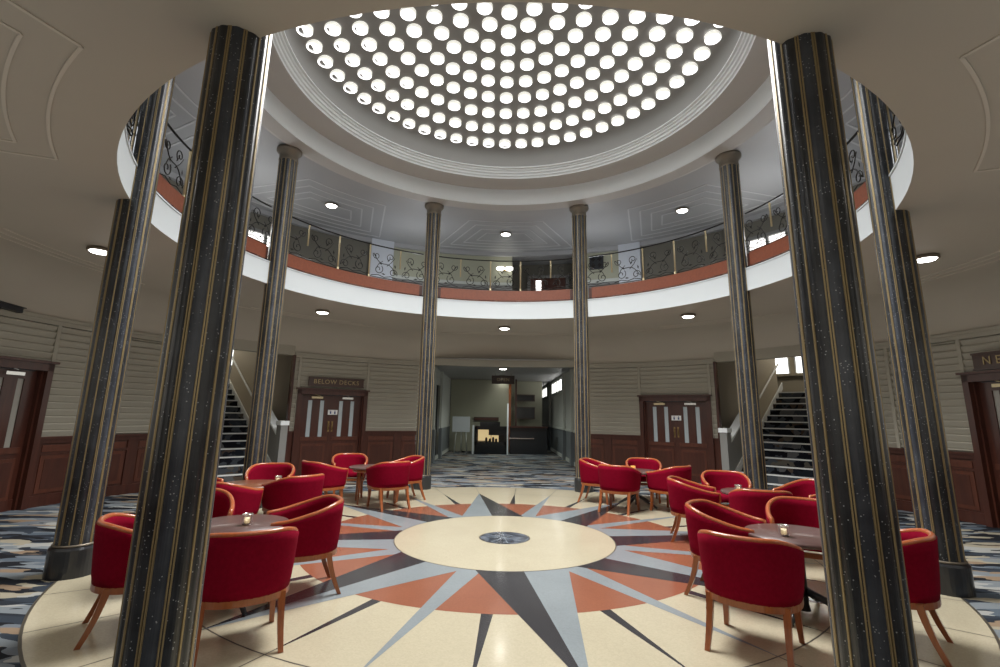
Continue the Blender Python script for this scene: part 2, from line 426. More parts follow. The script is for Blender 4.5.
cnames = {22.5:'far column right of the corridor opening',67.5:'right column standing between the right double doors and the staircase',112.5:'right side column with its black plinth on the edge of the cream floor',157.5:'nearest right hand column, in front of the front right table',
 202.5:'nearest left hand column, in front of the front left table',247.5:'left side column with its black plinth on the edge of the cream floor',292.5:'left column standing before the left staircase',337.5:'far column left of the corridor opening'}
col0 = make_column()
for i in range(8):
    a = 22.5+45*i
    o = col0 if i == 0 else copy_tree(col0)
    o.location = pol(RC, a, 0.003)
    # ribs on the photo: doubles straddle the blue flute facing the hall
    o.rotation_euler = (0, 0, -radians(a))
    tag(o, 'black marble column with brass strips, '+cnames[a], 'column', 'ring of eight brass striped columns')

# ------------------------------------------------------------------ railings
def spiral(c, r0, turns, a0, s=1, n=22, plane=None):
    out = []
    for i in range(n+1):
        t = i/n; r = r0*(1-.82*t); a = a0+s*turns*2*pi*t
        out.append((c[0]+r*cos(a), c[1]+r*sin(a)))
    return out
def make_railing():
    root = empty('balcony_railing')
    RR = 4.52; A0, A1 = -20.2, 20.2
    def P(u, z, dr=0): return pol(RR+dr, u, z)
    m = MB(); n = 26
    m.tube([P(A0+(A1-A0)*i/n, 5.12) for i in range(n+1)], .016, 6, flat=(1.3,.8))
    m.build('top_rail', M['iron'], root)
    us = [-13.5,-4.5,4.5,13.5]
    for j, u in enumerate(us):
        m = MB()
        z0 = ZB if j in (1,2) else 4.68
        p = P(u, 0)
        m.lathe([(.001,z0),(.016,z0),(.016,5.05),(.022,5.07),(.016,5.10),(.001,5.11)], c=(p.x,p.y,0), n=8)
        if j in (1,2): m.lathe([(.026,ZB),(.026,ZB+.05),(.016,ZB+.07)], c=(p.x,p.y,0), n=8)
        m.build('post', M['postbrass'], root)
    m = MB(); rr = .0085
    K = 180/pi/RR
    for c in range(5):
        u0 = -18+9*c; s = 1 if c % 2 == 0 else -1
        def tr(pts): return [P(u0+s*x*K, z-.065) for x, z in pts]
        # large S scroll with curled ends
        S = [(-.27+.54*i/14, 4.60+.40*i/14+.07*sin(2*pi*i/14)) for i in range(15)]
        m.tube(tr(S), rr, 5)
        m.tube(tr(spiral((.20,4.96), .085, 1.3, radians(25), -1)), rr, 5)
        m.tube(tr(spiral((-.20,4.62), .10, 1.3, radians(205), -1)), rr, 5)
        m.tube(tr(spiral((.14,4.66), .11, 1.25, radians(130), 1)), rr, 5)
        m.tube(tr(spiral((-.13,4.97), .09, 1.2, radians(-50), 1)), rr, 5)
        m.tube(tr([(-.30,4.50),(-.15,4.54),(0,4.50),(.15,4.54),(.30,4.50)]), rr, 5)
        m.tube(tr([(.05,4.86),(.14,4.78),(.20,4.66)]), rr*.9, 5)
        m.tube(tr([(-.05,4.76),(-.15,4.86),(-.22,4.97)]), rr*.9, 5)
        for (lx, lz, an) in ((.10,4.80,.7),(-.09,4.90,2.2),(.02,4.57,.1),(-.24,4.78,1.4)):       # leaves
            d = Vector((cos(an), sin(an)))
            q = [(lx-d.x*.05, lz-d.y*.05),(lx-d.y*.018, lz+d.x*.018),(lx+d.x*.05, lz+d.y*.05),(lx+d.y*.018, lz-d.x*.018)]
            m.add([P(u0+s*x*K, z-.065, .004) for x, z in q], [(0,1,2,3)])
    m.build('scrollwork', M['iron'], root)
    m = MB(); m.tube([P(A0+(A1-A0)*i/n, ZB+.035) for i in range(n+1)], .010, 5); m.build('bottom_rail', M['iron'], root)
    return root
rn = {0:'over the corridor opening, between the two far columns',45:'above the right double doors',90:'on the right side of the gallery',135:'at the near right of the gallery',180:'on the near side over the viewer',
 225:'at the near left of the gallery',270:'on the left side of the gallery',315:'above the left double doors'}
r0 = make_railing()
for i in range(8):
    a = 45*i
    o = r0 if i == 0 else copy_tree(r0)
    o.rotation_euler = (0,0,-radians(a))
    tag(o, 'wrought iron scroll railing with brass posts '+rn[a], 'railing', 'gallery railings between the columns')

# ------------------------------------------------------------------ lower walls
BH = .112
def band_prof(z0, z1, ph=0, r=RW):
    out = []; z = z0
    k = math.floor((z0-1.07)/BH-ph)
    zs = [z0]+[1.07+(i+ph)*BH for i in range(int(k)+1, int(k)+40) if z0 < 1.07+(i+ph)*BH < z1]+[z1]
    for a, b in zip(zs[:-1], zs[1:]):
        out += [(r-.010, a),(r-.040, max(a+.001,b-.030)),(r-.037, b-.012),(r, b-.010)]
    return out
def wall_piece(mb, a0, a1, z0, dado=True):
    # panels about 9 degrees wide separated by flat strips
    n = max(1, round((a1-a0)/10)); w = (a1-a0)/n
    for i in range(n):
        b0, b1 = a0+w*i, a0+w*(i+1); g = .22
        mb.revolve(band_prof(z0, ZT-.10, .5*(i % 2)), b0+g, b1-g, max(3, int(w*1.4)), 0, False, flip=False)
        for e in ((b0, b0+g), (b1-g, b1)): polc(mb, RW-.050, RW+.05, e[0], e[1], z0, ZT-.10, 0, 1)
    mb.revolve([(RW,z0),(RW,z0)], a0, a1, 4)
    polc(mb, RW-.055, RW+.05, a0, a1, ZT-.10, ZT, 0)
    polc(mb, RW-.075, RW+.05, a0, a1, ZT-.03, ZT+.02, 0)
    if dado:
        polc(mb, RW, RW+.05, a0, a1, 0, 1.07, 1)
        polc(mb, RW-.05, RW, a0, a1, 1.03, 1.07, 1); polc(mb, RW-.03, RW, a0, a1, .97, 1.03, 1)
        polc(mb, RW-.035, RW, a0, a1, 0, .17, 1)
        k = max(1, round((a1-a0)/7)); ww = (a1-a0)/k
        for i in range(k+1):
            c = a0+ww*i; polc(mb, RW-.022, RW, max(a0, c-.7), min(a1, c+.7), .17, .97, 1, 1)
        for i in range(k):
            b0, b1 = a0+ww*i+.9, a0+ww*(i+1)-.9
            if b1-b0 < .8: continue
            polc(mb, RW-.012, RW, b0, b1, .20, .78, 2, 4); polc(mb, RW-.018, RW, b0+.5, b1-.5, .26, .72, 1, 4)
            polc(mb, RW-.012, RW, b0, b1, .83, .94, 2, 4)
        polc(mb, RW-.022, RW, a0, a1, .785, .825, 1)
WM = [M['band'], M['mahog'], M['mahogL']]
def seg_wall(name, segs):
    mb = MB()
    for a0, a1, z0, d in segs: wall_piece(mb, a0, a1, z0, d)
    mb.build(name, WM, kind='structure', recalc=False)
seg_wall('wall_back_right', [(OPN,DR0,1.07,True),(DR0,DR1,2.11,False),(DR1,ST0,1.07,True)])
seg_wall('wall_back_left', [(-DR0,-OPN,1.07,True),(-DR1,-DR0,2.11,False),(-ST0,-DR1,1.07,True)])
seg_wall('wall_right', [(ST1,SD0,1.07,True),(SD0,SD1,2.27,False),(SD1,140,1.07,True)])
seg_wall('wall_left', [(-SD0,-ST1,1.07,True),(-SD1,-SD0,2.24,False),(-140,-SD1,1.07,True)])
seg_wall('wall_front', [(140,220,1.07,True)])
mb = MB()      # plain strip above corridor and stair openings
for a0, a1 in ((-OPN,OPN),(ST0,ST1),(-ST1,-ST0)):
    polc(mb, RW-.045, RW+.12, a0, a1, ZT-.06, 3.25, 0)
mb.build('trim_5', M['band'], kind='structure')
mb = MB()      # brown edge trims of the stair openings
for s in (-1,1): polc(mb, RW-.075, RW+.06, s*ST0-.2, s*ST0+.2, 1.0, ZT-.05, 0, 1)
mb.build('trim_6', M['mahog'], kind='structure')

# ------------------------------------------------------------------ doors
def text_mesh(txt, size, depth=.004, spc=1.15):
    cu = bpy.data.curves.new('t', 'FONT'); cu.body = txt; cu.size = size; cu.extrude = depth; cu.align_x = 'CENTER'; cu.align_y = 'CENTER'
    cu.resolution_u = 3; cu.space_character = spc
    o = bpy.data.objects.new('t', cu); C.objects.link(o)
    dg = bpy.context.evaluated_depsgraph_get(); me = bpy.data.meshes.new_from_object(o.evaluated_get(dg))
    bpy.data.objects.remove(o); return me
def text_obj(name, txt, size, material, parent, loc, rot, spc=1.15):
    me = text_mesh(txt, size, .004, spc); me.materials.clear(); me.materials.append(material)
    o = bpy.data.objects.new(name, me); C.objects.link(o); o.parent = parent; o.location = loc; o.rotation_euler = rot
    return o
def double_door(idx, az, half, H, signtext=None, dim=False, rdoor=RW+.02):
    """local frame: +Y away from the hall, X to the right, z up"""
    root = empty(f'door_{idx}', pol(rdoor, az, 0.0), -radians(az), kind='structure')
    W = half; m = MB(); fw = .10
    m.box((-W+fw/2,-.06,H/2), (fw/2,.10,H/2)); m.box((W-fw/2,-.06,H/2), (fw/2,.10,H/2)); m.box((0,-.06,H-.06), (W,.10,.06))
    m.box((0,-.08,H+.015), (W+.03,.13,.018)); 
    for s in (-1,1): m.box((s*(W-fw-.015),-.03,H/2), (.015,.06,H/2))
    m.build('door_frame', M['mahog'], root)
    lw = (2*W-2*fw-.03)/2; top = H-.13
    for s in (-1,1):
        m = MB(); cx = s*lw/2*1.0; y = 0
        g0, g1 = .93, top-.13
        def strip(u): return cx+u*lw
        xs = [-.5,-.255,-.125,.125,.255,.5]      # stiles and glass slots
        for (a, b) in ((xs[0],xs[1]),(xs[2],xs[3]),(xs[4],xs[5])):
            m.box((cx+(a+b)/2*lw, y, top/2), ((b-a)/2*lw*.998, .025, top/2))
        for (a, b) in ((xs[1],xs[2]),(xs[3],xs[4])):
            m.box((cx+(a+b)/2*lw, y, g0/2), ((b-a)/2*lw, .025, g0/2)); m.box((cx+(a+b)/2*lw, y, (g1+top)/2), ((b-a)/2*lw, .025, (top-g1)/2))
        m.box((cx,-.033,.88), (lw*.42,.010,.045), 1); m.box((cx,-.030,.46), (lw*.38,.008,.30), 1); m.box((cx,-.036,.46), (lw*.32,.006,.25), 0)
        m.box((cx,-.03,.08), (lw*.48,.01,.08), 0)
        leaf = m.build('door_leaf', [M['mahog'],M['mahogL']], root)
        for (a, b) in ((xs[1],xs[2]),(xs[3],xs[4])):
            g = MB(); g.box((cx+(a+b)/2*lw, y, (g0+g1)/2), ((b-a)/2*lw, .006, (g1-g0)/2)); g.build('glass_panel', M['greyglass'] if dim else M['glassstrip'], leaf)
        g = MB(); g.box((s*.045,-.032,1.18), (.020,.004,.13)); g.tube([(s*.045,-.036,1.10),(s*.045,-.075,1.12),(s*.045,-.075,1.24),(s*.045,-.036,1.26)], .009, 6)
        g.build('door_handle', M['dimbrass'], leaf)
        g = MB(); g.box((cx,-.055,top-.06), (.14,.03,.025)); g.tube([(cx+.1,-.06,top-.03),(cx-.02,-.12,top+.0),(cx-.12,-.07,top+.03)], .008, 5)
        g.build('door_closer', M['postbrass'] if s < 0 else M['chrome'], leaf)
    return root
dh = RW*radians((DR1-DR0)/2)
d1 = double_door(1, -(DR0+DR1)/2, dh, 2.08)
d2 = double_door(2, (DR0+DR1)/2, dh, 2.07)
sh = RW*radians((SD1-SD0)/2)
d3 = double_door(3, -87.3, sh, 2.22, dim=True)
d4 = double_door(4, 87.3, sh, 2.28, dim=True)
def wall_sign(name, txt, az, r, zc, hw, hh, label, tsize, cat='sign', spc=1.15):
    o = empty(name, pol(r, az, zc), -radians(az), label=label, cat=cat)
    m = MB(); m.box((0,0,0), (hw,.02,hh)); m.box((0,-.018,hh-.01), (hw+.012,.012,.014)); m.box((0,-.018,-hh+.01), (hw+.012,.012,.014)); m.build('sign_board', M['signwood'], o)
    ws = txt.split(' ')
    if len(ws) == 1: text_obj('lettering', txt, tsize, M['gold'], o, (-.06,-.028,0), (pi/2,0,0), spc)
    else:
        for w_, x_ in zip(ws, (-.30,.31)): text_obj('lettering', w_, tsize, M['gold'], o, (x_,-.028,0), (pi/2,0,0), spc)
    return o
wall_sign('door_sign', 'BELOW DECKS', -35.4, RW-.115, 2.28, .70, .11, 'dark wooden sign with gilt lettering over the left double doors', .155)
wall_sign('door_sign', 'NELSON', 87.3, RW-.115, 2.46, .70, .13, 'dark wooden sign with gilt lettering over the doorway at the far right edge', .175, spc=1.7)
for az, nm in ((-35.6,'left'),(36.0,'right')):
    o = empty('toilet_sign', pol(RW-.045, az, 1.53), -radians(az), label=f'small white plate with two figures on the {nm} double doors', cat='sign')
    m = MB(); m.box((0,0,0), (.12,.004,.06)); m.build('plate', M['whitesign'], o)
    for s in (-1,1):
        m = MB(); m.box((s*.055,-.006,-.01), (.018,.002,.03)); m.lathe([(.001,-.012),(.012,0),(.001,.012)], (s*.055,-.006,.035), 8)
        m.build('pictogram', M['bluesign'], o)
# camera unit on the left wall
o = empty('security_camera', pol(RW-.10, -88.6, 2.93), radians(88.6), label='small black camera unit bracketed high on the left wall', cat='camera')
m = MB(); m.box((0,-.02,0), (.07,.02,.05)); m.tube([(0,0,0),(0,-.14,-.02),(0,-.18,.0)], .014, 8); m.build('bracket', M['blackmetal'], o)
m = MB(); m.box((.03,-.22,0), (.15,.045,.035), 0, (1,-.25,-.12)); cbod = m.build('camera_body', M['blackmetal'], o)
m = MB(); m.box((.04,-.22,.045), (.17,.055,.006), 0, (1,-.25,-.12)); m.build('sun_shield', M['blackmetal'], cbod)

# ------------------------------------------------------------------ stairs
def stairs(side):
    az = 45.5*side
    d = Vector((sin(radians(az)), cos(radians(az)), 0)); n = Vector((d.y, -d.x, 0))*side     # n: away from the hall axis (outer side)
    p0 = pol(7.52, ST0*side); base = p0+n*.28
    Wd = 2.15; m = MB(); N = 14; rise, run = .165, .285
    root = empty('staircase', (0,0,0), label=f'broad carpeted staircase with white nosings on the {"right" if side>0 else "left"}, rising behind the column', cat='staircase')
    # align the start of every tread at the wall circle
    s0 = -.15
    nos = MB()
    for k in range(N):
        z = rise*(k+1); a = s0+run*k; L = run*(N-k)+(2.2 if True else 0)
        c = base+d*(a+run/2)+n*(Wd/2)+Vector((0,0,z/2))
        m.box(c, (run/2, Wd/2, z/2), 0, d, n)
        nos.box(base+d*(a+.012)+n*(Wd/2)+Vector((0,0,z-.012)), (.022, Wd/2, .0145), 0, d, n)
    zl = rise*N; m.box(base+d*(s0+run*N+1.2)+n*(Wd/2)+Vector((0,0,zl-.06)), (1.2, Wd/2+.6, .06), 0, d, n)
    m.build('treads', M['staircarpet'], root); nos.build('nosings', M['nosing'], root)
    # sloping parapet with coping at the inner side and its newel block
    m = MB(); cp = MB(); e = base-n*.07
    def q(s, z): return e+d*s+Vector((0,0,z))
    slope = rise/run
    for (sa, sb) in ((-.25,1.1),):
        za, zb = .95+slope*(sa+.25), .95+slope*(sb+.25)
        for w, mbx, lo, up in ((.07, m, -1, 0), (.10, cp, 0, .05)):
            pts = []
            for s, zz in ((sa,za),(sb,zb)):
                for t in (-w, w):
                    pts.append(e+d*s+n*t+Vector((0,0, 0 if lo < 0 else zz))); pts.append(e+d*s+n*t+Vector((0,0,zz+up)))
            mbx.add(pts, [(0,2,3,1),(4,5,7,6),(0,1,5,4),(2,6,7,3),(0,4,6,2),(1,3,7,5)])
    cp.box(q(-.38,1.27)+n*.05, (.14,.10,.05), 0, d, n); m.box(q(-.38,.61)+n*.05, (.12,.08,.61), 1, d, n)
    m.build('parapet', [M['greywall'],M['greywall']], root); cp.build('coping', M['white'], root)
    sk = MB()
    pts = []
    for s, zz in ((s0,.10),(4.0,.10+slope*4.0)):
        for t in (0,.025):
            pts += [base+d*s+n*t+Vector((0,0,zz)), base+d*s+n*t+Vector((0,0,zz+.20))]
    sk.add(pts, [(0,2,3,1),(4,5,7,6),(0,1,5,4),(2,6,7,3),(0,4,6,2),(1,3,7,5)])
    sk.build('skirting', M['nosing'], root)
    h = MB(); hr = [base+d*s+n*.06+Vector((0,0,1.02+slope*s)) for s in (1.15,2,3,3.65)]
    h.tube(hr, .025, 8); h.build('handrail', M['nosing'], root)
    # enclosing walls
    w = MB(); z1 = 5.2
    def wall(p, qq, za, zb, mi=0): w.quad(p+Vector((0,0,za)), qq+Vector((0,0,za)), qq+Vector((0,0,zb)), p+Vector((0,0,zb)), mi)
    inn = base-n*.02; out = base+n*(Wd+.02)
    # rising inner wall above the stair (beyond the first steps)
    wall(inn+d*1.1, inn+d*3.7, 0, z1)
    wall(inn+d*1.1, inn+d*1.1-n*1.6, 0, z1)
    wall(inn+d*3.7, inn+d*3.7-n*1.6, 0, z1)
    wall(out+d*(-.4), out+d*7.0, 0, z1)
    end = base+d*6.4
    W0, W1 = 3.05, 4.5
    panes = ((-.85,-.40),(-.20,.25),(.45,.90))
    wall(end-n*2, end+n*(Wd+1), zl-.1, W0); wall(end-n*2, end+n*(Wd+1), W1, z1)
    for e0, e1 in ((-2,-.85),(-.40,-.20),(.25,.45),(.90,Wd+1)): wall(end+n*e0, end+n*e1, W0, W1)
    w.box(end+n*0+Vector((0,0,W0-.04))-d*.08, (.10,1.2,.04), 0, d, n)
    w.quad(*[v+Vector((0,0,z1)) for v in (base-n*3-d*.2, base+n*(Wd+1)-d*.2, base+n*(Wd+1)+d*7, base-n*3+d*7)])
    w.build('wall_stair_'+('right' if side>0 else 'left'), M['tanwall'], kind='structure')
    wr = empty(f'window_{1 if side>0 else 2}', (0,0,0), kind='structure')
    for e0, e1 in panes:
        g = MB(); g.box(end+d*.05+n*(e0+e1)/2+Vector((0,0,(W0+W1)/2)), (.01,(e1-e0)/2,(W1-W0)/2), 0, d, n); g.build('window_glass', M['winlit'], wr)
    g = MB()
    for e0, e1 in panes:
        for u in (e0, e1): g.box(end+n*u+Vector((0,0,(W0+W1)/2)), (.05,.02,(W1-W0)/2), 0, d, n)
        for z in (W0, 3.75, W1): g.box(end+n*(e0+e1)/2+Vector((0,0,z)), (.05,(e1-e0)/2,.02), 0, d, n)
    g.build('window_frame', M['white'], wr)
    L = bpy.data.lights.new('stair_light', 'POINT'); L.energy = 60; L.shadow_soft_size = .3; L.color = (1,.95,.85)
    lo = bpy.data.objects.new('stair_light', L); C.objects.link(lo); lo.location = base+d*4.0+n*1.0+Vector((0,0,4.7))
stairs(1); stairs(-1)

# ------------------------------------------------------------------ corridor beyond the opening
x0, x1, yE, zc = -2.28, 2.30, 24.5, 3.08
mb = MB()
ys = 7.1
for sgn, X in ((-1,x0),(1,x1)):
    m = MB()
    m.box((X+sgn*.05,(ys+yE)/2,.52), (.05,(yE-ys)/2,.52), 1); m.box((X+sgn*.05,(ys+yE)/2,2.06), (.05,(yE-ys)/2,1.02), 0)
    m.box((X-sgn*.01,(ys+yE)/2,1.06), (.03,(yE-ys)/2,.035), 2); m.box((X,(ys+yE)/2,.06), (.025,(yE-ys)/2,.06), 2)
    for y in (7.5,9.6,11.6,16.9,22):
        m.box((X-sgn*.03,y,1.54), (.06,.14,1.53), 2); m.box((X-sgn*.05,y,.52), (.07,.17,.52), 1)
    m.build('wall_corridor_'+('left' if sgn < 0 else 'right'), [M['corrwall'],M['corrdado'],M['corrwall']], kind='structure')
m = MB(); m.quad((x0,ys,zc),(x1,ys,zc),(x1,yE,zc),(x0,yE,zc)); 
m.build('ceiling', M['upceil'], kind='structure')
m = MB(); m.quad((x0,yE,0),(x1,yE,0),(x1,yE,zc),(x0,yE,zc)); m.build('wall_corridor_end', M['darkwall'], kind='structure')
m = MB(); m.box((-.97,15.3,1.53), (1.29,.06,1.53)); m.build('wall_partition', M['olive'], kind='structure')
# two high windows in the right wall
for i, (ya, yb) in enumerate(((12.1,15.8),(18.1,21.6))):
    w = empty(f'window_{3+i}', (0,0,0), kind='structure')
    g = MB(); g.box((x1-.012,(ya+yb)/2,2.72), (.012,(yb-ya)/2,.22)); g.build('window_glass', M['winlit'], w)
    g = MB()
    for z in (2.48,2.96): g.box((x1-.03,(ya+yb)/2,z), (.03,(yb-ya)/2+.05,.03))
    for k in range(5): g.box((x1-.03,ya+(yb-ya)*k/4,2.72), (.03,.02,.24))
    g.build('window_frame', M['corrwall'], w)
# dark doorway slot on left wall, notice panels
m = MB(); m.box((x0+.06,10.5,1.35), (.03,.28,1.15)); m.build('door_5', M['darkbase'], kind='structure')
# display cabinet
cb = empty('display_cabinet', (-.42,13.6,0), label='black display cabinet with warm lit interior at the end of the corridor', cat='cabinet')
m = MB()
m.box((0,.25,.24), (.66,.28,.24)); m.box((0,.25,1.03), (.66,.28,.06)); m.box((-.62,.25,.7), (.05,.28,.34)); m.box((.60,.25,.7), (.07,.28,.34)); m.box((0,.48,.7), (.6,.03,.34))
m.box((.25,.2,.86), (.35,.22,.12)); m.box((-.05,.12,1.17), (.40,.10,.09)); m.build('cabinet_body', M['screen'], cb)
m = MB(); m.box((-.28,.40,.72), (.26,.02,.22)); m.box((.15,.42,.60), (.15,.02,.12)); lb_ = m.build('lit_back', M['glow'], cb)
m = MB()
for x, h in ((-.2,.16),(-.05,.12),(.08,.18),(.2,.12)): m.lathe([(.001,.48),(.05,.48),(.05,.48+h*.7),(.02,.48+h),(.001,.48+h)], (x,.28,0), 10)
m.build('ornaments', M['darkbase'], lb_)
m = MB(); m.box((-.72,-.02,.56), (.035,.035,.56)); m.build('white_post', M['white'], cb); m = MB(); m.box((.66,-.02,1.0), (.03,.03,1.0)); m.build('white_post', M['white'], cb)
# shelf sign
o = empty('hanging_board', (-.67,15.2,1.36), label='long dark board fixed on the wall above the lit cabinet', cat='board')
m = MB(); m.box((0,0,0), (.54,.03,.08)); m.build('board_panel', M['signwood'], o)
m = MB(); m.box((0,-.035,0), (.50,.005,.045)); m.build('board_face', M['mahogL'], o)
# reception desk
dk = empty('reception_desk', (1.10,13.9,0), label='dark reception desk right of the lit cabinet in the corridor', cat='desk')
m = MB(); m.box((0,.3,.52), (.76,.3,.52)); m.build('desk_body', M['darkbase'], dk)
m = MB(); m.box((0,.25,1.07), (.78,.36,.03)); m.build('desk_top', M['mahog'], dk)
m = MB(); m.box((-.28,-.03,.62), (.50,.03,.02)); m.build('desk_rail', M['chrome'], dk)
for i, (z, hz, lb) in enumerate(((2.30,.15,'wide dark screen hung highest above the reception desk'),(1.64,.26,'square dark screen above the reception desk, under the wider one'))):
    o = empty('wall_screen', (1.05,15.55,z), label=lb, cat='screen')
    m = MB(); m.box((0,0,0), (.42,.03,hz)); m.build('bezel', M['signwood'], o); m = MB(); m.box((0,-.034,0), (.38,.004,hz-.04)); m.build('display', M['screen'], o)
m = MB(); m.box((1.02,15.9,1.53), (.80,.03,1.53))
m.build('wall_niche', M['olive'], kind='structure')
for i, x in enumerate((.34,.60)):
    m = MB(); m.box((x,14.75,1.53), (.055 if i == 0 else .035,.055,1.53)); m.box((x,14.75,.08), (.07,.07,.08)); 
    m.build('wooden_post', M['wood'] if i == 0 else M['mahog'], label='reddish wooden post left of the pair in the corridor' if i == 0 else 'thin dark wooden post right of the pair in the corridor', cat='post')
# hanging sign in corridor
o = empty('hanging_sign', (0.02,12.0,2.86), label='dark hanging sign with faint lettering in the corridor ceiling', cat='sign')
m = MB(); m.box((0,0,-.02), (.43,.03,.155)); m.build('sign_board', M['signwood'], o)
m = MB(); m.tube([(-.3,0,.12),(-.3,0,.22)], .008, 6); m.tube([(.3,0,.12),(.3,0,.22)], .008, 6); m.build('hanger', M['blackmetal'], o)
text_obj('lettering', 'OPEN', .17, M['gold'], o, (0,-.034,-.02), (pi/2,0,0))
# easel board on left
o = empty('notice_stand', (-1.68,14.2,-.0), label='pale notice board on a slim stand at the left side of the corridor', cat='notice board')
m = MB(); m.box((0,0,1.14), (.36,.02,.31)); m.build('notice_panel', M['board'], o)
m = MB(); m.tube([(-.2,.02,.83),(-.26,.0,0)], .02, 6); m.tube([(.2,.02,.83),(.26,.0,0)], .02, 6); m.tube([(0,.1,.83),(0,.35,0)], .02, 6); m.build('stand_leg', M['corrwall'], o)

# ------------------------------------------------------------------ upper floor walls
UZ0, UZ1 = ZF+.03, ZU
mb = MB()
def uw(a0, a1, m, z0=UZ0, z1=UZ1, r=RW): mb.revolve([(r,z0),(r,z1)], a0, a1, max(2, int((a1-a0)/3)), m, True)
def udado(a0, a1):
    uw(a0, a1, 1); uw(a0, a1, 3, UZ0, 5.30, RW-.02); polc(mb, RW-.06, RW, a0, a1, 5.30, 5.39, 4)
def upil(a0, a1, m=2): polc(mb, RW-.14, RW+.1, a0, a1, UZ0, UZ1, m, 3)
udado(-25.5, 1.7); upil(-30.4,-25.5); udado(15.9, 25.8); upil(25.8, 30.5)
uw(-48,-30.4,0); uw(30.5,48,0)
# alcove with a door
mb.revolve([(8.7,UZ0),(8.7,UZ1)], 1.0, 17, 6, 5); 
for a in (1.7,15.9):
    p, q = pol(RW,a), pol(8.8,a); mb.quad(p+Vector((0,0,UZ0)), q+Vector((0,0,UZ0)), q+Vector((0,0,UZ1)), p+Vector((0,0,UZ1)), 5)
for s in (-1,1):
    w0, w1 = sorted((s*48,s*62)); uw(w0, w1, 4, UZ0, 4.66); uw(w0, w1, 5, 5.78, UZ1)
    a, b = sorted((s*62, s*180)); uw(a, b, 0)
    polc(mb, RW-.10, RW+.05, s*48-.5, s*48+.5, UZ0, UZ1, 5, 1); polc(mb, RW-.08, RW+.05, s*62-.5, s*62+.5, UZ0, UZ1, 5, 1)
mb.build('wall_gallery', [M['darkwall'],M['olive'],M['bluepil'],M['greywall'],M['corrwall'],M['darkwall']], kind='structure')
for i, s in enumerate((1,-1)):
    w = empty(f'window_{5+i}', (0,0,0), kind='structure'); a0, a1 = sorted((s*48,s*62))
    g = MB(); g.revolve([(RW+.02,4.66),(RW+.02,5.78)], a0, a1, 8, 0); g.build('window_glass', M['winlit'], w)
    g = MB()
    for k in range(5): a = a0+(a1-a0)*k/4; polc(g, RW-.04, RW+.02, a-.25, a+.25, 4.66, 5.78, 0, 1)
    polc(g, RW-.06, RW+.02, a0, a1, 5.74, 5.82, 0); g.build('window_frame', M['greywall'], w)
o = empty('door_6', pol(8.62, 9.3, UZ0), -radians(9.3), kind='structure')
m = MB(); m.box((0,0,.86), (.56,.03,.86)); m.build('door_leaf', M['mahogL'], o)
m = MB(); m.box((-.30,-.04,.92), (.085,.01,.72)); m.build('glass_panel', M['winlit'], o)
m = MB(); m.box((0,.0,1.76), (.66,.06,.05)); m.box((-.61,0,.86), (.05,.06,.9)); m.box((.61,0,.86), (.05,.06,.9)); m.build('door_frame', M['greywall'], o)
o = empty('wall_lamp', pol(RW-.05, 0.0, 5.78), 0, label='small lit twin wall lamp on the gallery wall above the corridor', cat='wall lamp')
m = MB()
for s in (-1,1): m.lathe([(.001,-.05),(.10,-.03),(.13,.02),(.11,.05),(.001,.05)], (s*.13,-.10,0), 16)
m.build('lamp_shade', M['lampdim'], o)
m = MB(); m.box((0,-.03,.0), (.10,.05,.03)); m.build('lamp_bracket', M['brass'], o)
o = empty('wall_plaque', pol(RW-.05, 20.8, 5.90), -radians(20.6), label='square dark pierced plaque on the gallery wall right of centre', cat='plaque')
m = MB(); m.box((0,0,0), (.20,.015,.20)); m.build('plaque_panel', M['darkbase'], o)
m = MB()
for x in (-1,1):
    for z in (-1,1): m.box((x*.09,-.02,z*.09), (.05,.006,.05), 0, (1,0,1), (0,1,0), (-1,0,1))
m.build('plaque_relief', M['iron'], o)

# ------------------------------------------------------------------ downlights
def make_down():
    root = empty('downlight')
    m = MB(); m.lathe([(.001,.0),(.135,.0),(.150,-.012),(.150,-.045),(.125,-.052),(.125,-.03)], n=28); m.build('rim', M['capital'], root)
    m = MB(); m.lathe([(.123,-.04),(.10,-.062),(.06,-.070),(.0005,-.072)], n=24); m.build('diffuser', M['lampw'], root)
    return root
where = {0:'in front of the corridor opening',45:'near the right double doors',90:'by the right side wall',135:'at the near right',180:'behind the viewer',225:'at the near left',270:'by the left side wall',315:'near the left double doors'}
dl = make_down(); first = True
def place_down(p, label, group):
    global first
    o = dl if first else copy_tree(dl); first = False
    o.location = p; tag(o, label, 'ceiling light', group); return o
DLP = {0:(5.46,0),45:(5.32,47.2),90:(5.58,94),135:(5.75,135),180:(5.5,180),225:(5.75,225),270:(5.66,267.9),315:(5.50,313.6)}
for a in range(0, 360, 45):
    place_down(pol(*DLP[a], ZS), 'round lit downlight under the gallery '+where[a], 'downlights under the gallery')
    L = bpy.data.lights.new('down', 'SPOT'); L.energy = 60 if a == 0 else 30; L.spot_size = radians(150); L.spot_blend = .8; L.shadow_soft_size = .12; L.color = (1,.96,.90)
    lo = bpy.data.objects.new('downlight_lamp', L); C.objects.link(lo); lo.location = pol(*DLP[a], ZS-.12)
    place_down(pol(5.82, a, ZU), 'round lit downlight in the upper ceiling '+where[a], 'downlights in the upper ceiling')
    L = bpy.data.lights.new('updown', 'SPOT'); L.energy = 30; L.spot_size = radians(150); L.spot_blend = .8; L.shadow_soft_size = .12; L.color = (.95,.97,1)
    lo = bpy.data.objects.new('downlight_lamp', L); C.objects.link(lo); lo.location = pol(5.82, a, ZU-.12)
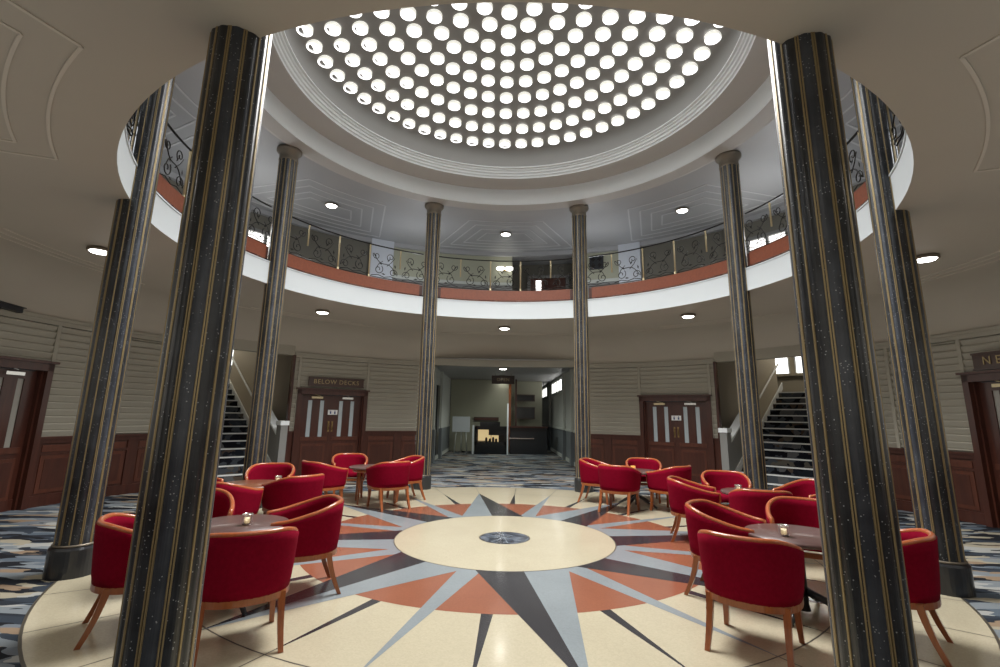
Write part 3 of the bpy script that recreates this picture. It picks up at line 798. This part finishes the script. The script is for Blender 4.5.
for i, y in enumerate((9.64,13.0,15.0)):
    place_down((0,y,zc), ['round lit downlight in the corridor ceiling, nearest the hall','round lit downlight in the corridor ceiling, just beyond the hanging sign','round lit downlight farthest down the corridor ceiling'][i], 'downlights in the corridor')
    L = bpy.data.lights.new('corr', 'SPOT'); L.energy = (85,95,18)[i]; L.spot_size = radians(150); L.spot_blend = .8; L.shadow_soft_size = .12; L.color = (.95,1,.92)
    lo = bpy.data.objects.new('corridor_lamp', L); C.objects.link(lo); lo.location = (0,(9.64,12.4,14.3)[i],zc-.12)

# ------------------------------------------------------------------ tub chair
def make_chair():
    root = empty('tub_chair')
    a, b = .335, .325          # half width and rear depth; chair faces +Y, back at -Y
    N = 44
    def path(t, sc_=1.0, off=0):      # t in [-1,1] round the back from left arm tip to right arm tip
        L1 = .28; L2 = pi*.5*(a+b)/2*2
        tot = 2*L1+L2; s = (t+1)/2*tot
        if s < L1: x, y = -a, .28-s; nx, ny = -1, 0
        elif s > L1+L2: x, y = a, (s-L1-L2); nx, ny = 1, 0
        else:
            q = pi*(s-L1)/L2; e = .86
            cx, sx = -cos(q), -sin(q)
            x = a*math.copysign(abs(cx)**e, cx); y = b*math.copysign(abs(sx)**e, sx)
            nx, ny = cx, sx
        # arms close in a little to the front
        if y > 0: x *= 1-.10*(y/.27)**2
        return Vector((x*sc_-nx*off, y*sc_-ny*off, 0))
    def topz(t):
        u = abs(t); k = max(0, min(1, (u-.22)/.78)); k = k*k*(3-2*k)
        return .728-.125*k
    zb = .335
    # shell
    m = MB(); vs = []; rows = 7; fs = []
    for i in range(N+1):
        t = -1+2*i/N; tz = topz(t); ring = []
        for j in range(rows):                      # outside from bottom to top
            v = j/(rows-1); z = zb+(tz-zb)*v; s = .90+.10*v**.7
            p = path(t, s); ring.append((p.x, p.y, z))
        for j in range(rows):                      # inside from top to bottom
            v = 1-j/(rows-1); z = zb+.05+(tz-zb-.05)*v; s = .90+.10*v**.7
            p = path(t, s, .05); ring.append((p.x, p.y, z))
        vs += ring
    K = rows*2
    for i in range(N):
        for j in range(K):
            l = (j+1) % K; fs.append((i*K+j, i*K+l, (i+1)*K+l, (i+1)*K+j))
    fs.append(tuple(range(K))); fs.append(tuple(N*K+j for j in range(K))[::-1])
    m.add(vs, fs, 0, True)
    m.build('backrest', M['redvel'], root, recalc=True)
    # rim: wood band along the top, down the arm fronts
    m = MB(); pts = []; 
    for zz in (.36,.46,.56): 
        v = (zz-zb)/(topz(-1)-zb); p = path(-1, .90+.10*v**.7, .028); pts.append((p.x, p.y+.005, zz))
    for i in range(N+1):
        t = -1+2*i/N; p = path(t, 1, .026); pts.append((p.x, p.y, topz(t)+.004))
    for zz in (.56,.46,.36):
        v = (zz-zb)/(topz(1)-zb); p = path(1, .90+.10*v**.7, .028); pts.append((p.x, p.y+.005, zz))
    m.tube(pts, .021, 10); m.build('rim', M['rimwood'], root)
    # seat cushion: D-shape following the shell
    m = MB(); out = [path(-1+2*i/24, .90, .05) for i in range(25)]
    out += [Vector((x, .285, 0)) for x in (.15,0,-.15)]
    c = Vector((0,.0,0)); lev = [(.94,.365),(1.0,.385),(1.0,.435),(.95,.458),(.80,.470),(.4,.476),(.02,.477)]
    vs = [(c.x+(p.x-c.x)*s, c.y+(p.y-c.y)*s, z) for s, z in lev for p in out]; n = len(out); fs = []
    for r in range(len(lev)-1):
        for i in range(n): j = (i+1) % n; fs.append((r*n+i, r*n+j, (r+1)*n+j, (r+1)*n+i))
    fs.append(tuple(range(n))[::-1]); m.add(vs, fs, 0, True); m.build('seat', M['redvel'], root, recalc=True)
    # wooden apron
    m = MB(); out = [path(-1+2*i/28, .905, 0) for i in range(29)]; front = [Vector((x, .262, 0)) for x in (.2,.07,-.07,-.2)]
    loop = out+front; n = len(loop); vs = []
    for s, z in ((.975,.300),(1.0,.300),(1.0,.342),(.975,.342)): vs += [(p.x*s, p.y*s, z) for p in loop]
    vs += [(p.x*.86, p.y*.86, .342) for p in loop]+[(p.x*.86, p.y*.86, .300) for p in loop]
    fs = []
    R_ = 6
    for r in range(R_):
        q = (r+1) % R_
        for i in range(n): j = (i+1) % n; fs.append((r*n+i, r*n+j, q*n+j, q*n+i))
    m.add(vs, fs); m.build('seat_frame', M['wood'], root, recalc=True)
    # sabre legs
    for sx, sy in ((-1,1),(1,1),(-1,-1),(1,-1)):
        top = Vector((sx*.235, .215 if sy > 0 else -.190, .335)); foot = Vector((sx*.245, .24 if sy > 0 else -.30, 0))
        mid = (top+foot)/2+Vector((-sx*.006, (-.006 if sy > 0 else .028), 0)); pts = []
        m = MB(); vs = []; nn = 7
        for i in range(nn):
            t = i/(nn-1); p = top*(1-t)**2+mid*2*t*(1-t)+foot*t*t; w = .023-.007*t
            vs += [p+Vector((dx*w, dy*w, 0)) for dx, dy in ((-1,-1),(1,-1),(1,1),(-1,1))]
        fs = []
        for i in range(nn-1):
            for k in range(4): l = (k+1) % 4; fs.append((i*4+k, i*4+l, (i+1)*4+l, (i+1)*4+k))
        fs += [(0,1,2,3)[::-1], tuple((nn-1)*4+k for k in range(4))]
        m.add(vs, fs); m.build('leg', M['wood'], root, recalc=True)
    return root
chairs = [   # x, y, facing x, facing y, label
 (-1.84,-3.0,-.50,.86,'red tub chair at the front left table, its back nearest the viewer','chairs at the front left table'),
 (-1.82,-2.0,-.88,-.47,'red tub chair on the right side of the front left table','chairs at the front left table'),
 (-2.68,-2.78,.82,.57,'red tub chair at the far left, half behind the nearest left column','chairs at the front left table'),
 (-2.95,-1.78,.57,-.82,'red tub chair behind the front left table, mostly hidden by the column','chairs at the front left table'),
 (1.71,-2.90,.60,.80,'red tub chair at the front right table, its back nearest the viewer','chairs at the front right table'),
 (1.97,-1.92,.80,-.60,'red tub chair on the left side of the front right table','chairs at the front right table'),
 (2.74,-2.78,-.74,.67,'red tub chair right of the nearest right column','chairs at the front right table'),
 (2.86,-1.66,-.5,-.86,'red tub chair behind the front right table, cut by the column','chairs at the front right table'),
 (-2.98,1.75,.66,.75,'red tub chair at the left of the far left table, seen from behind','chairs at the far left table'),
 (-1.92,1.93,-.62,.78,'red tub chair in front of the far left table, seen from behind','chairs at the far left table'),
 (-2.90,2.95,.30,-.95,'red tub chair behind the far left table, against the dado','chairs at the far left table'),
 (-1.80,2.75,-.85,-.52,'red tub chair at the far left table beside the far left column','chairs at the far left table'),
 (1.74,2.85,.90,-.43,'red tub chair at the far right table beside the far right column','chairs at the far right table'),
 (1.93,1.96,.55,.84,'red tub chair in front of the far right table, seen from behind','chairs at the far right table'),
 (2.66,3.05,-.20,-.98,'red tub chair behind the far right table, facing the viewer','chairs at the far right table'),
 (2.82,2.02,-.62,.78,'red tub chair at the right of the far right table, back to the side table','chairs at the far right table'),
 (2.46,.08,.95,-.30,'red tub chair on the left of the right side table','chairs at the right side table'),
 (3.24,.88,-.28,-.96,'red tub chair behind the right side table, facing the viewer','chairs at the right side table'),
 (2.96,-.64,.28,.96,'red tub chair in front of the right side table, seen from behind','chairs at the right side table'),
 (3.92,.02,-.95,-.3,'red tub chair at the right of the right side table, half behind the column','chairs at the right side table'),
 (-3.26,-.70,.35,.94,'red tub chair in front of the left side table, seen from behind','chairs at the left side table'),
 (-2.68,-.10,-.80,.60,'red tub chair at the right of the left side table, seen from behind','chairs at the left side table'),
 (-3.45,.88,.30,-.95,'red tub chair behind the left side table, facing the viewer','chairs at the left side table'),
 (-4.12,.0,.98,-.1,'red tub chair at the left of the left side table, half behind the column','chairs at the left side table')]
ch0 = make_chair()
for i, (x, y, fx, fy, lb, gr) in enumerate(chairs):
    o = ch0 if i == 0 else copy_tree(ch0)
    o.location = (x, y, .006 if hypot(x,y) < 4.45 else 0); o.rotation_euler = (0,0,atan2(-fx, fy)); o.scale = (1.0,1.0,1.0)
    tag(o, lb, 'chair', gr)

# ------------------------------------------------------------------ tables
def make_table(topmat):
    root = empty('round_table'); m = MB()
    m.lathe([(.001,.565),(.37,.565),(.395,.573),(.402,.585),(.395,.600),(.001,.600)], n=48, ms=[0]*5); m.build('tabletop', topmat, root)
    m = MB(); m.lathe([(.045,.03),(.035,.08),(.032,.52),(.06,.555),(.16,.565)], n=20); ped = m.build('pedestal', M['blackmetal'], root)
    for k in range(4):
        a = pi/4+k*pi/2; m = MB(); m.tube([(.03*cos(a),.03*sin(a),.17),(.16*cos(a),.16*sin(a),.13),(.29*cos(a),.29*sin(a),.055),(.37*cos(a),.37*sin(a),.016)], .02, 8, rs=[.032,.028,.022,.018]); m.build('foot', M['darkbase'], ped)
    return root
tA = make_table(M['tabletop'])
tabs = [(-2.25,-2.33,'dark polished round table at the front left, behind the nearest left column'),(2.39,-2.33,'dark polished round table at the front right with a white candle'),
        (3.22,.02,'dark round table on the right side with a small candle')]
for i, (x, y, lb) in enumerate(tabs):
    o = tA if i == 0 else copy_tree(tA)
    o.location = (x, y, .006); tag(o, lb, 'table', 'round tables among the red chairs')
o = make_table(M['tableredwood']); o.location = (-3.30,.0,.006); tag(o, 'reddish brown round table on the left side among red chairs', 'table', 'round tables among the red chairs')
o = empty('round_table', (-2.35,2.37,.006), 0.35, label='small round wooden legged table at the far left', cat='table', group='round tables among the red chairs')
m = MB(); m.lathe([(.001,.570),(.36,.570),(.375,.58),(.375,.593),(.365,.60),(.001,.60)], n=40); m.build('tabletop', M['tabletop'], o)
m = MB(); m.lathe([(.29,.52),(.31,.52),(.31,.570),(.29,.570)], n=32); m.build('apron', M['wood'], o)
for k in range(4):
    a = pi/4+k*pi/2; m = MB(); m.tube([(.27*cos(a),.27*sin(a),.56),(.29*cos(a),.29*sin(a),0)], .02, 6, rs=[.022,.016]); m.build('leg', M['wood'], o)
tD = copy_tree(tA); tD.location = (2.35,2.42,.006); tag(tD, 'dark round table at the far right with an amber candle glass', 'table', 'round tables among the red chairs')

def candle(x, y, lb, amber=False):
    o = empty('candle_holder', (x, y, .6062), label=lb, cat='candle holder')
    m = MB(); m.lathe([(.001,.0),(.034,.0),(.042,.02),(.040,.075),(.044,.085),(.038,.085),(.034,.075),(.036,.02),(.001,.012)], n=20)
    m.build('glass_cup', M['amber'] if amber else M['votive'], o)
    m = MB(); m.lathe([(.001,.013),(.030,.013),(.030,.055),(.001,.057)], n=16); m.build('candle', M['candle'], o)
candle(2.23,-2.42,'white candle in a clear glass on the front right table')
candle(-2.16,-2.36,'small candle in a clear glass on the front left table')
candle(3.02,.02,'small candle in a clear glass on the right side table')
candle(2.27,2.32,'glowing amber candle glass on the far right table', True)
candle(-3.0,.12,'small candle in a clear glass on the left side table')

# ------------------------------------------------------------------ daylight through the dome, added fill points, world, camera
def lamp(name, kind, loc, energy, size, col, spot=None, blend=.6):
    L = bpy.data.lights.new(name, kind); L.energy = energy; L.shadow_soft_size = size; L.color = col
    if spot: L.spot_size = radians(spot); L.spot_blend = blend; L.specular_factor = .0
    else: L.specular_factor = .25
    o = bpy.data.objects.new(name, L); C.objects.link(o); o.location = loc; return o
lamp('dome_daylight', 'SPOT', (0,.3,6.95), 3150, 1.5, (1,.99,.97), 140, .7)
for k in range(16): lamp('gallery_fill', 'POINT', pol(6.1, 11.25+22.5*k, 1.95), 15 if 120 < 11.25+22.5*k < 240 else 8.5, 1.0, (1,.96,.89))  # added points without fixtures, lifting the soffit and lower walls
for k in range(8): lamp('upper_fill', 'POINT', pol(5.9, 22.5+45*k, 5.0), 34, .25, (.93,.96,1))  # added points without fixtures, brightening the upper walls and ceiling
w = bpy.data.worlds.new('w'); sc.world = w; w.use_nodes = True
w.node_tree.nodes['Background'].inputs[0].default_value = (.5,.52,.55,1); w.node_tree.nodes['Background'].inputs[1].default_value = .05
cam = bpy.data.cameras.new('cam'); co = bpy.data.objects.new('camera', cam); C.objects.link(co); sc.camera = co
cam.sensor_width = 36; cam.lens = 36*.4913069; cam.clip_start = .05
cam.shift_x = .00167; cam.shift_y = -.018913
r = Vector((0.9998640857735439, 0.002926880888922125, 0.01622477576108024)); u = Vector((-0.015306720117701211, -0.20080255461335514, 0.9795121430487674)); f = Vector((-0.006124891792810346, 0.9796273615150879, 0.20073046174288986))
co.matrix_world = Matrix(((r.x,u.x,-f.x,-0.0839802),(r.y,u.y,-f.y,-6.6778589),(r.z,u.z,-f.z,1.5253454),(0,0,0,1)))
sc.view_settings.view_transform = 'Standard'; sc.view_settings.look = 'None'; sc.view_settings.exposure = 0
sc.cycles.max_bounces = 8; sc.cycles.diffuse_bounces = 5; sc.cycles.glossy_bounces = 4; sc.cycles.sample_clamp_indirect = 4
